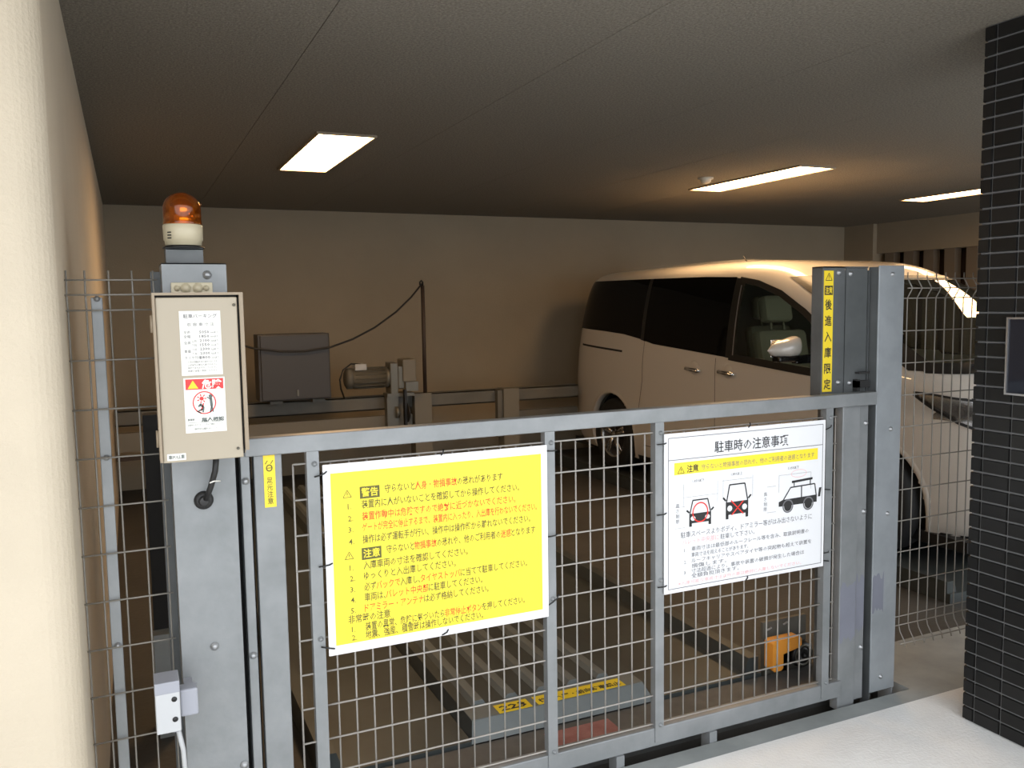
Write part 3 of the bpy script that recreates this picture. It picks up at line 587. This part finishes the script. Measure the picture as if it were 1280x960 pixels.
# =================================================================== PALLETS
def pallet(xc, label, w=2.1, hump=.375, y0=2.648, y1=7.0, extra=True):
    t = thing('parking_pallet', label, 'pallet', (xc, y0, -.05), 'parking pallets')
    part('wheel_track', MB().box(xc-w/2, xc-hump, y0, y1, -.05, 0), 'pallet', t); part('wheel_track', MB().box(xc+hump, xc+w/2, y0, y1, -.05, 0), 'pallet', t)
    for s in (-1, 1): part('kerb', MB().prism([(xc+s*(w/2-.07), 0), (xc+s*(w/2-.05), .06), (xc+s*w/2, .06), (xc+s*w/2, 0)], 'y', y0+.02, y1), 'pallet', t)
    # centre hump: sloped lip, flat plate
    hp = MB(); b = .022
    HZ = .045; v = [(xc-hump, y0, -.012), (xc+hump, y0, -.012), (xc+hump-b, y0+.05, HZ), (xc-hump+b, y0+.05, HZ), (xc-hump, y1, 0), (xc+hump, y1, 0), (xc+hump-b, y1, HZ), (xc-hump+b, y1, HZ)]
    hp.add([v[0], v[1], v[2], v[3]], [(0, 1, 2, 3)]); lipo = part('lip', hp, 'lip', t)
    hb = MB(); hb.add(v, [(3, 2, 6, 7), (0, 3, 7, 4), (1, 5, 6, 2), (4, 5, 6, 7)]); part('hump', hb, 'pallet', t)
    for k in range(5):
        x = xc-hump+.09+k*.13
        part('rib', MB().prism([(x-.028, HZ), (x-.016, HZ+.018), (x+.016, HZ+.018), (x+.028, HZ)], 'y', y0+.155, y1), 'lip', t)
    part('lip_plate', MB().box(xc-hump+b, xc+hump-b, y0+.05, y0+.15, HZ-.001, HZ+.003), 'lip', t)
    return t
p1 = pallet(1.39, 'empty grey steel pallet behind the gate with yellow stickers on its lip', w=1.78)
p2 = pallet(4.80, 'steel pallet on which the white van is parked', y0=2.95, y1=7.35)
for x0, x1, s in ((1.145, 1.275, '223'), (1.300, 1.67, '後進入庫・前向駐車禁止')):
    zz = .0492; yy0, yy1 = 2.70, 2.765
    part('pallet_sticker', MB().box(x0, x1, yy0, yy1, .0483, zz), 'syellow', p1)
    tm = MB(); text_mb(tm, s, 0, 0, .050 if s == '223' else .03, (x1-x0)*(.8 if s == '223' else .93), 0, bold=.03)
    place(tm, lambda p: (x0+(x1-x0)*(.1 if s == '223' else .035)+p.x, yy0+.014+p.z, zz+.0005)); part('sticker_lettering', tm, 'ink', p1)
solo('floor_marking', MB().box(1.27, 1.53, 2.44, 2.60, -.0118, -.0088), 'redp', 'faded red rectangular plate on the sill behind the gate', 'floor plate')

# drive unit with orange cover, right of the empty pallet
du = thing('pallet_drive', 'dark pallet roller unit with bright orange cover behind the gate', 'drive unit', (2.40, 2.68, -.05))
part('housing', MB().box(2.39, 2.56, 2.66, 2.76, -.05, .07, .006), 'beam', du)
part('cover', MB().prism([(2.305, .018), (2.315, .008), (2.350, .008), (2.360, .018), (2.360, .075), (2.44, .088), (2.455, .098), (2.455, .125), (2.445, .135), (2.315, .135), (2.305, .125)], 'y', 2.61, 2.66), 'orange', du, 'bright orange L-shaped cover')
part('cover_bracket', MB().box(2.32, 2.44, 2.66, 2.70, -.05, .11), 'beam', du)
part('roller', MB().lathe([(.0, 0), (.015, 0), (.015, .010), (.030, .010), (.033, .005), (.036, .010), (.050, .010), (.054, 0), (.054, -.02), (0, -.02)], (2.485, 2.64, .040), 'y', 28), 'trim', du)
part('roller_rim', MB().lathe([(.036, .0105), (.041, .014), (.046, .0105)], (2.485, 2.64, .040), 'y', 28), 'motor', du)
for x, z in ((2.345, .155), (2.43, .165)): part('pin', MB().tube([(x-.01, 2.68, z), (x+.012, 2.68, z+.008)], .004, 6), 'bolt', du)
part('pin_plate', MB().box(2.33, 2.56, 2.70, 2.715, .06, .18), 'beam', du)

# =================================================================== VAN
CX, YR = 4.80, 7.60      # centre line x, rear y ; u grows toward the front (-y)
def table(pts, n=400, sm=9):
    z = np.linspace(pts[0][0], pts[-1][0], n); out = []
    for c in range(1, len(pts[0])):
        v = np.interp(z, [p[0] for p in pts], [p[c] for p in pts]); vp = np.pad(v, sm, mode='edge'); v2 = np.convolve(vp, np.ones(2*sm+1)/(2*sm+1), 'valid'); out.append(v2)
    return z, out
#            z    w    ur    uf
ZT_, (TW, TR_, TF) = table([(.16, .80, .10, 4.56), (.22, .825, .03, 4.65), (.35, .845, 0, 4.70), (.60, .85, 0, 4.71), (.80, .85, .0, 4.69), (.90, .85, .01, 4.66), (.97, .85, .02, 4.61), (1.02, .848, .03, 4.54), (1.06, .846, .03, 4.46), (1.10, .84, .04, 4.39), (1.2, .83, .06, 4.20), (1.35, .81, .09, 3.91), (1.5, .783, .13, 3.60), (1.62, .755, .17, 3.35), (1.70, .73, .21, 3.17), (1.74, .71, .25, 3.07), (1.77, .68, .30, 2.96), (1.795, .63, .37, 2.82), (1.815, .55, .46, 2.62), (1.83, .42, .60, 2.32), (1.838, .25, .85, 2.05), (1.842, .06, 1.3, 1.7)])
def tab(z): return tuple(float(np.interp(z, ZT_, t)) for t in (TW, TR_, TF))
NR = 7.
def NFz(z): return 5.0+3.0*min(1, max(0, (z-.86)/.2))
def side(u, z, off=0., s=-1):
    w, a, b = tab(z); uc = (a+b)/2; h = (b-a)/2; eta = max(-.9999, min(.9999, (u-uc)/h)); x = w*(1-abs(eta)**(NR if eta < 0 else NFz(z)))**(1/(NR if eta < 0 else NFz(z)))
    return Vector((CX+s*(x+off), YR-u, z))
def front(x, z, off=0., rear=False):
    w, a, b = tab(z); uc = (a+b)/2; h = (b-a)/2; n = NR if rear else NFz(z); q = min(.9999, abs(x)/w); d = h*(1-q**n)**(1/n)
    return Vector((CX+x, YR-(uc+(d+off if not rear else -d-off)), z))
# unit outline, resampled; the front corner gets tighter higher up
def outline(nf):
    th = np.linspace(-math.pi/2, math.pi/2, 4001); e = np.sign(np.sin(th))*np.abs(np.sin(th))**(2/np.where(th < 0, NR, nf)); x = np.abs(np.cos(th))**(2/np.where(th < 0, NR, nf))
    sl = np.concatenate([[0], np.cumsum(np.hypot(np.diff(e)*2.35, np.diff(x)*.85))]); t = np.linspace(0, sl[-1], 190)
    E_, X_ = np.interp(t, sl, e), np.interp(t, sl, x)
    return list(zip(E_, X_, [-1]*190))+list(zip(E_[::-1][1:-1], X_[::-1][1:-1], [1]*188))
levels = list(np.arange(.16, 1.70, .028))+list(np.linspace(1.70, 1.842, 26))
rear_c, front_c, arch = .97, 3.88, .385
fwin = [(2.66, 1.125), (3.30, 1.075), (3.78, 1.055), (3.58, 1.25), (3.30, 1.42), (3.05, 1.55), (2.82, 1.615), (2.66, 1.645)]
def inpoly(p, poly):
    c = False; n = len(poly)
    for i in range(n):
        a, b = poly[i], poly[i-1]
        if (a[1] > p[1]) != (b[1] > p[1]) and p[0] < (b[0]-a[0])*(p[1]-a[1])/(b[1]-a[1])+a[0]: c = not c
    return c
WZ0, WZ1 = 1.13, 1.645
def wxh(z): return tab(z)[0]*.92-.02
car = thing('van', 'pearl white minivan parked nose out inside the garage', 'van', (CX, YR-2.35, -.05))
bv, bf = [], []
NRG = 378
for z in levels:
    w, a, b = tab(z); uc = (a+b)/2; h = (b-a)/2
    for e, x, s in outline(NFz(z)): bv.append((CX+s*x*w, YR-(uc+e*h), z))
def keep(c, n):
    u = YR-c[1]; z = c[2]; x = c[0]-CX
    if abs(x) > .5:
        for cc in (rear_c, front_c):
            if math.hypot(u-cc, z-.325) < arch: return False
    if abs(n[0]) > .55 and inpoly((u, z), fwin): return False
    if u > 2.8 and WZ0+.015 < z < WZ1-.012 and abs(x) < wxh(z)-.02: return False
    return True
bva = np.array(bv)
for i in range(len(levels)-1):
    for j in range(NRG):
        q = (i*NRG+j, i*NRG+(j+1) % NRG, (i+1)*NRG+(j+1) % NRG, (i+1)*NRG+j)
        p = bva[list(q)]; c = p.mean(0); n = np.cross(p[2]-p[0], p[3]-p[1]); n = n/(np.linalg.norm(n)+1e-9)
        if keep(c, n): bf.append(q)
used = sorted(set(k for f in bf for k in f)); mp_ = {k: i for i, k in enumerate(used)}
bm_ = MB(); bm_.add([bv[k] for k in used], [tuple(mp_[k] for k in f) for f in bf], True)
k0 = (len(levels)-1)*NRG; bm_.add([bv[k0+j] for j in range(NRG)], [tuple(range(NRG))], True)
part('body', bm_, 'carpaint', car)
def patch(poly_lo, poly_hi, off, s=-1, n=24, m_=8):
    """side patch between lower and upper (u,z) lines"""
    us = np.linspace(poly_lo[0][0], poly_lo[-1][0], n)
    P = []
    for u in us:
        z0 = np.interp(u, [p[0] for p in poly_lo], [p[1] for p in poly_lo]); z1 = np.interp(u, [p[0] for p in poly_hi], [p[1] for p in poly_hi])
        P.append([side(u, z0+(z1-z0)*k/m_, off, s) for k in range(m_+1)])
    return MB().grid(P)
def strip(pts, w, off, s=-1, f=side):   # thin band along (u,z) polyline on the surface
    mb = MB(); P = []
    pts = [Vector(p) for p in pts]
    for i, p in enumerate(pts):
        t = (pts[min(i+1, len(pts)-1)]-pts[max(i-1, 0)]).normalized(); nn = Vector((-t.y, t.x))
        P.append([f(p.x+nn.x*w*k, p.y+nn.y*w*k, off, s) if f is side else f(p.x+nn.x*w*k, p.y+nn.y*w*k, off) for k in (-.5, 0, .5)])
    return mb.grid(P)
def dense(pts, d=.03):
    out = []
    for a, b in zip(pts, pts[1:]):
        n = max(1, int(math.hypot(b[0]-a[0], b[1]-a[1])/d)); out += [(a[0]+(b[0]-a[0])*k/n, a[1]+(b[1]-a[1])*k/n) for k in range(n)]
    return out+[pts[-1]]
belt = [(.20, 1.27), (.32, 1.272), (.8, 1.255), (1.16, 1.235), (1.40, 1.205), (1.63, 1.165), (2.16, 1.13), (2.60, 1.10)]
topl = [(.20, 1.60), (.32, 1.70), (.42, 1.715), (1.45, 1.705), (2.2, 1.695), (2.60, 1.68)]
for s in (-1, 1):
    q = lambda pts: [p for p in pts]
    part('rear_window', patch([(.20, 1.27), (.32, 1.272), (.8, 1.255), (1.16, 1.235), (1.40, 1.205), (1.47, 1.195)], topl, .004, s, 40, 12), 'privacy', car, 'dark privacy glass')
    part('door_window', patch([(1.49, 1.19), (1.63, 1.165), (2.16, 1.13), (2.58, 1.102)], topl, .005, s, 30, 12), 'privacy', car, 'dark privacy glass')
    part('centre_pillar', patch([(2.58, 1.10), (2.68, 1.095)], [(2.58, 1.675), (2.68, 1.66)], .006, s, 4, 10), 'trim', car)
    part('rear_pillar', patch([(1.44, 1.195), (1.52, 1.18)], [(1.44, 1.705), (1.52, 1.705)], .0045, s, 4, 10), 'trim', car)
    part('pillar_trim', strip(dense([(2.665, 1.12), (2.655, 1.62)]), .012, .009, s), 'satin', car)
    # front glass with black surround
    part('front_window', patch([(2.66, 1.095), (3.30, 1.045), (3.90, 1.015)], [(2.66, 1.66), (2.82, 1.635), (3.06, 1.56), (3.31, 1.435), (3.60, 1.255), (3.85, 1.06), (3.90, 1.017)], .005, s, 40, 12), 'clearglass', car)
    lp_ = dense([(2.62, 1.108), (3.30, 1.058), (3.92, 1.02)]); hp_ = dense([(2.62, 1.662), (2.82, 1.630), (3.06, 1.555), (3.31, 1.43), (3.60, 1.25), (3.92, 1.02)])
    part('window_seal', strip(lp_, .05, .008, s), 'trim', car); part('window_seal', strip(hp_, .04, .007, s), 'trim', car)
    part('quarter_pillar', strip(dense([(3.47, 1.05), (3.42, 1.39)]), .035, .009, s), 'trim', car)
    # panel gaps, sliding rail, handles
    dg = MB()
    for pts in ([(2.47, .30), (2.47, 1.09)], [(3.52, .30), (3.54, .70), (3.52, 1.03)], [(1.49, .85), (1.50, 1.18)], [(1.42, .55), (1.49, .85)], [(1.49, .30), (2.47, .30)], [(2.47, .30), (3.52, .30)]):
        st_ = strip(dense(pts), .005, .0015, s); dg.add(st_.v, st_.f, True)
    part('door_gaps', dg, 'gap', car)
    part('slide_rail', strip(dense([(.36, 1.118), (1.16, 1.085)]), .018, .002, s), 'gap', car)
    for u in (2.22, 2.62):
        h_ = MB(); P0 = side(u-.09, .995, .0, s); P1 = side(u+.09, .985, 0., s); o_ = Vector((s*.03, 0, 0))
        h_.tube([P0, P0+o_+Vector((0, -.02, 0)), P1+o_+Vector((0, .02, 0)), P1], [.012, .017, .017, .012], 10)
        hh = part('door_handle', h_, 'chrome', car)
        cupv = side(u, .995, .001, s); part('handle_cup', MB().lathe([(.0, 0), (.05, .0), (.060, .006), (.066, 0)], cupv, 'x', 20), 'carpaint', hh)
    # wheel arch lips and wells
    for cc in (rear_c, front_c):
        P = []
        for k in range(41):
            a = math.radians(-28+236*k/40); row = []
            for rr, of in ((arch+.022, .000), (arch+.014, .003), (arch-.002, .004), (arch-.010, .001), (arch-.010, -.05)):
                u, z = cc+rr*math.cos(a), .325+rr*math.sin(a)
                if z < .162: z = .162
                row.append(side(u, z, of, s))
            P.append(row)
        part('arch_lip', MB().grid(P), 'carpaint', car)
        wl_ = MB(); xo, xi = CX+s*.74, CX+s*.50; P = []
        for k in range(25):
            a = math.radians(-20+220*k/24); P.append([(xo, YR-cc-(arch+.01)*math.cos(a), .325+(arch+.01)*math.sin(a)), (xi, YR-cc-(arch+.01)*math.cos(a), .325+(arch+.01)*math.sin(a))])
        wl_.grid(P); n_ = 25; wl_.add([p[1] for p in P], [tuple(range(n_))]); part('wheel_well', wl_, 'gap', car)
        # wheel
        wx = CX+s*.83; R_ = .325; sg = s
        wh = part('wheel', MB().lathe([(.205, 0), (.215, .01*sg), (.245, .012*sg), (.30, .004*sg), (.320, -.02*sg), (R_, -.05*sg), (R_, -.17*sg), (.31, -.20*sg), (.25, -.215*sg), (.2, -.20*sg)], (wx, YR-cc, R_-.0), 'x', 48), 'tyre', car)
        part('rim', MB().lathe([(.208, 0), (.205, -.01*sg), (.190, -.02*sg), (.185, -.12*sg), (.0, -.125*sg)], (wx, YR-cc, R_), 'x', 40), 'caliper', wh)
        part('rim_edge', MB().lathe([(.212, .003*sg), (.205, .006*sg), (.192, -.012*sg), (.188, -.03*sg)], (wx, YR-cc, R_), 'x', 40), 'alloy', wh)
        for k in range(5):
            a = 2*math.pi*k/5+.3; sp = MB()
            for dd in (-.12, .12):
                c, e_ = math.cos(a+dd), math.sin(a+dd); c0, e0 = math.cos(a+dd*.6), math.sin(a+dd*.6)
                sp.tube([(wx-.02*sg, YR-cc+.035*c0, R_+.035*e0), (wx-.012*sg, YR-cc+.12*c, R_+.12*e_), (wx-.012*sg, YR-cc+.195*c, R_+.195*e_)], [.02, .016, .014], 6)
            part('spoke', sp, 'alloy', wh)
        part('hub_cap', MB().lathe([(0, .002*sg), (.03, 0), (.034, -.01*sg), (.05, -.03*sg), (.05, -.05*sg)], (wx-.005*sg, YR-cc, R_), 'x', 24), 'alloy', wh)
    # rocker skirt
    part('sill', patch([(1.38, .145), (3.48, .145)], [(1.38, .20), (3.48, .20)], .006, s, 20, 3) if False else strip(dense([(1.38, .175), (3.47, .175)]), .05, .006, s), 'trim', car)
    # mirror
    mu = 3.40; base = side(mu+.05, 1.12, -.01, s)
    mb = MB(); mc = base+Vector((s*.20, .05, .085)); rows_ = []
    for i in range(11):
        v = -1+2*i/10; ww = math.sqrt(max(0, 1-abs(v)**3)); rows_.append([(mc.x+s*v*.14, mc.y+(.035+.045*(1-abs(v)))*ww*math.cos(a)*(1 if math.cos(a) < 0 else .35), mc.z-.012*v+(.062-.024*v)*ww*math.sin(a)) for a in [2*math.pi*k/16 for k in range(16)]])
    mb.grid(rows_, True); mr_ = part('door_mirror', mb, 'carpaint', car)
    part('mirror_glass', MB().lathe([(0, -.0001), (.001, 0)], mc, 'y', 4) if False else MB().box(mc.x-.09, mc.x+.09, mc.y+.024, mc.y+.0285, mc.z-.055, mc.z+.055, .002), 'chrome', mr_)
    part('mirror_stalk', MB().box(min(base.x, mc.x-s*.06), max(base.x, mc.x-s*.06), base.y+.01, base.y+.06, base.z-.015, base.z+.04, .008).box(mc.x-.09, mc.x+.09, mc.y-.055, mc.y+.02, mc.z-.085, mc.z-.045, .012), 'carblack', mr_)
    # head lamp: bucket, chrome reflectors and lens on the corner
    def hp(u0, z0, off): return side(u0, z0, off, s)
    lo = [(4.20, .972), (4.30, .90), (4.42, .83), (4.52, .795), (4.60, .785), (4.655, .79)]; hi = [(4.20, .985), (4.30, .980), (4.42, .965), (4.52, .955), (4.60, .945), (4.655, .93)]
    part('head_lamp_bucket', patch(lo, hi, .002, s, 30, 8), 'alloy', car); ln = part('head_lamp', patch(lo, hi, .014, s, 30, 8), 'lens', car)
    part('head_lamp_seal', MB().add(*(lambda a: (a.v, a.f))(strip(dense(lo, .02), .014, .015, s)), True).add(*(lambda a: (a.v, a.f))(strip(dense(hi, .02), .012, .015, s)), True), 'trim', ln)
    for u, z, r in ((4.52, .88, .030), (4.60, .87, .034)):
        c_ = side(u, z, -.01, s); part('lamp_reflector', MB().lathe([(.0, .0), (r*.5, s*.004), (r, s*.018), (r*1.05, s*.016)], c_, 'x', 16), 'chrome', ln)
    fx = [(s*.36, .955), (s*.60, .955), (s*.74, .94)]
    P = [[front(x, z, .006) for z in np.linspace(.80+.05*abs(x), .945, 5)] for x in np.linspace(s*.42, s*.77, 14)]
    part('head_lamp_front', MB().grid(P), 'lens', car)
    P = [[front(x, z, .003) for z in np.linspace(.80+.05*abs(x), .945, 5)] for x in np.linspace(s*.42, s*.77, 14)]
    part('head_lamp_bucket', MB().grid(P), 'alloy', car)
    # tail lamp, wraps the rear corner
    P = [[side(u, z, .006, s) for z in np.linspace(1.05, 1.66, 14)] for u in np.linspace(.10, .21, 5)]
    P = [[side(tab(z)[1]+u, z, .006, s) for z in np.linspace(1.12, 1.68, 14)] for u in (.003, .012, .03, .06, .09)]
    part('tail_lamp', MB().grid(P), 'tail', car)
# windscreen, hood details, grille, wipers
def fgrid(x0, x1, z0, z1, off, nx=24, nz=10, taper=0., rear=False):
    return MB().grid([[front(x*(1-taper*(z-z0)/(z1-z0)), z, off, rear) for z in np.linspace(z0, z1, nz)] for x in np.linspace(x0, x1, nx)])
P = [[front(t*(wxh(z)+.02), z, .006) for z in np.linspace(1.11, 1.66, 16)] for t in np.linspace(-1, 1, 40)]
part('windscreen', MB().grid(P), 'wind', car)
ws = MB()
for t0, t1 in ((-1.03, -.94), (.94, 1.03)):
    ws.grid([[front(t*(wxh(z)+.02), z, .014) for z in np.linspace(1.10, 1.665, 40)] for t in np.linspace(t0, t1, 5)])
for za, zb in ((1.09, 1.145), (1.635, 1.668)):
    ws.grid([[front(t*(wxh(z)+.02), z, .014) for z in (za, zb)] for t in np.linspace(-1, 1, 40)])
part('windscreen_seal', ws, 'trim', car)
for x0, x1 in ((-.55, .02), (.05, .62)):
    part('wiper', MB().tube([front(x0, 1.13, .012), front((x0+x1)/2, 1.125, .028), front(x1, 1.14, .02)], .009, 6).tube([front(x1, 1.105, .01), front((x0+x1)/2, 1.125, .035)], .008, 6), 'black', car)
part('bonnet_gap', strip([(x, .965) for x in np.linspace(-.78, .78, 40)], .006, .002, f=front), 'gap', car)
gr_ = part('grille', fgrid(-.40, .40, .72, .90, .006), 'carblack', car)
for z in (.75, .79, .83, .87): part('grille_bar', strip([(x, z) for x in np.linspace(-.40, .40, 20)], .014, .012, f=front), 'chrome', gr_)
part('lower_intake', fgrid(-.54, .54, .28, .46, .006), 'carblack', car)
part('number_plate', fgrid(-.165, .165, .50, .665, .02, 4, 3), 'label', car)
for s in (-1, 1):
    P = [[front(x, z, .008) for z in np.linspace(.36, .50, 6)] for x in np.linspace(s*.585, s*.66, 6)]; part('fog_lamp', MB().grid(P), 'chrome', car)
part('rear_window', fgrid(-.62, .62, 1.15, 1.66, .006, rear=True), 'privacy', car, 'dark tailgate glass')
part('front_skirt', strip([(x, .175) for x in np.linspace(-.76, .76, 30)], .05, .006, f=front), 'trim', car)
part('underbody', MB().box(CX-.74, CX+.74, YR-4.5, YR-.1, .13, .19), 'trim', car)
part('aerial', MB().tube([(CX-.52, YR-2.42, 1.80), (CX-.525, YR-2.38, 1.845)], .004, 6), 'black', car)
part('cabin_floor', MB().box(CX-.70, CX+.70, YR-4.2, YR-.3, .40, .44), 'cabin', car)
part('dashboard', MB().prism([(YR-4.10, .60), (YR-4.10, 1.03), (YR-3.85, 1.05), (YR-3.62, .98), (YR-3.58, .80), (YR-3.70, .60)], 'x', CX-.66, CX+.66), 'cabin', car)
def seat(x, u, w=.46):
    st = part('seat', MB().box(x-w/2, x+w/2, YR-u-.50, YR-u, .62, .76, .04), 'seat', car)
    bk = MB(); bk.box(x-w/2, x+w/2, -.06, .06, 0, .60, .045); a = math.radians(-12)
    place(bk, lambda p: Vector((p.x, YR-u+.02+p.y*math.cos(a)-p.z*math.sin(a), .70+p.y*math.sin(a)+p.z*math.cos(a))))
    part('backrest', bk, 'seat', st)
    hd = MB(); hd.box(x-.13, x+.13, -.05, .05, .66, .86, .035).tube([(x-.06, 0, .58), (x-.06, 0, .68)], .008, 6).tube([(x+.06, 0, .58), (x+.06, 0, .68)], .008, 6)
    place(hd, lambda p: Vector((p.x, YR-u+.02+p.y*math.cos(a)-p.z*math.sin(a), .70+p.y*math.sin(a)+p.z*math.cos(a)))); part('headrest', hd, 'seat', st)
for x in (CX-.38, CX+.38): seat(x, 2.75); seat(x, 1.75)
sw = MB(); pts = []
for k in range(25):
    a = 2*math.pi*k/24; pts.append((CX-.38+.18*math.cos(a), YR-3.38-.06*math.sin(a), 1.02+.17*math.sin(a)))
sw.tube(pts, .014, 8, caps=False); sw.tube([(CX-.38, YR-3.42, 1.0), (CX-.38, YR-3.65, .93)], .03, 8); sw.tube([(CX-.55, YR-3.39, 1.02), (CX-.21, YR-3.39, 1.02)], .015, 6)
part('steering_wheel', sw, 'trim', car)
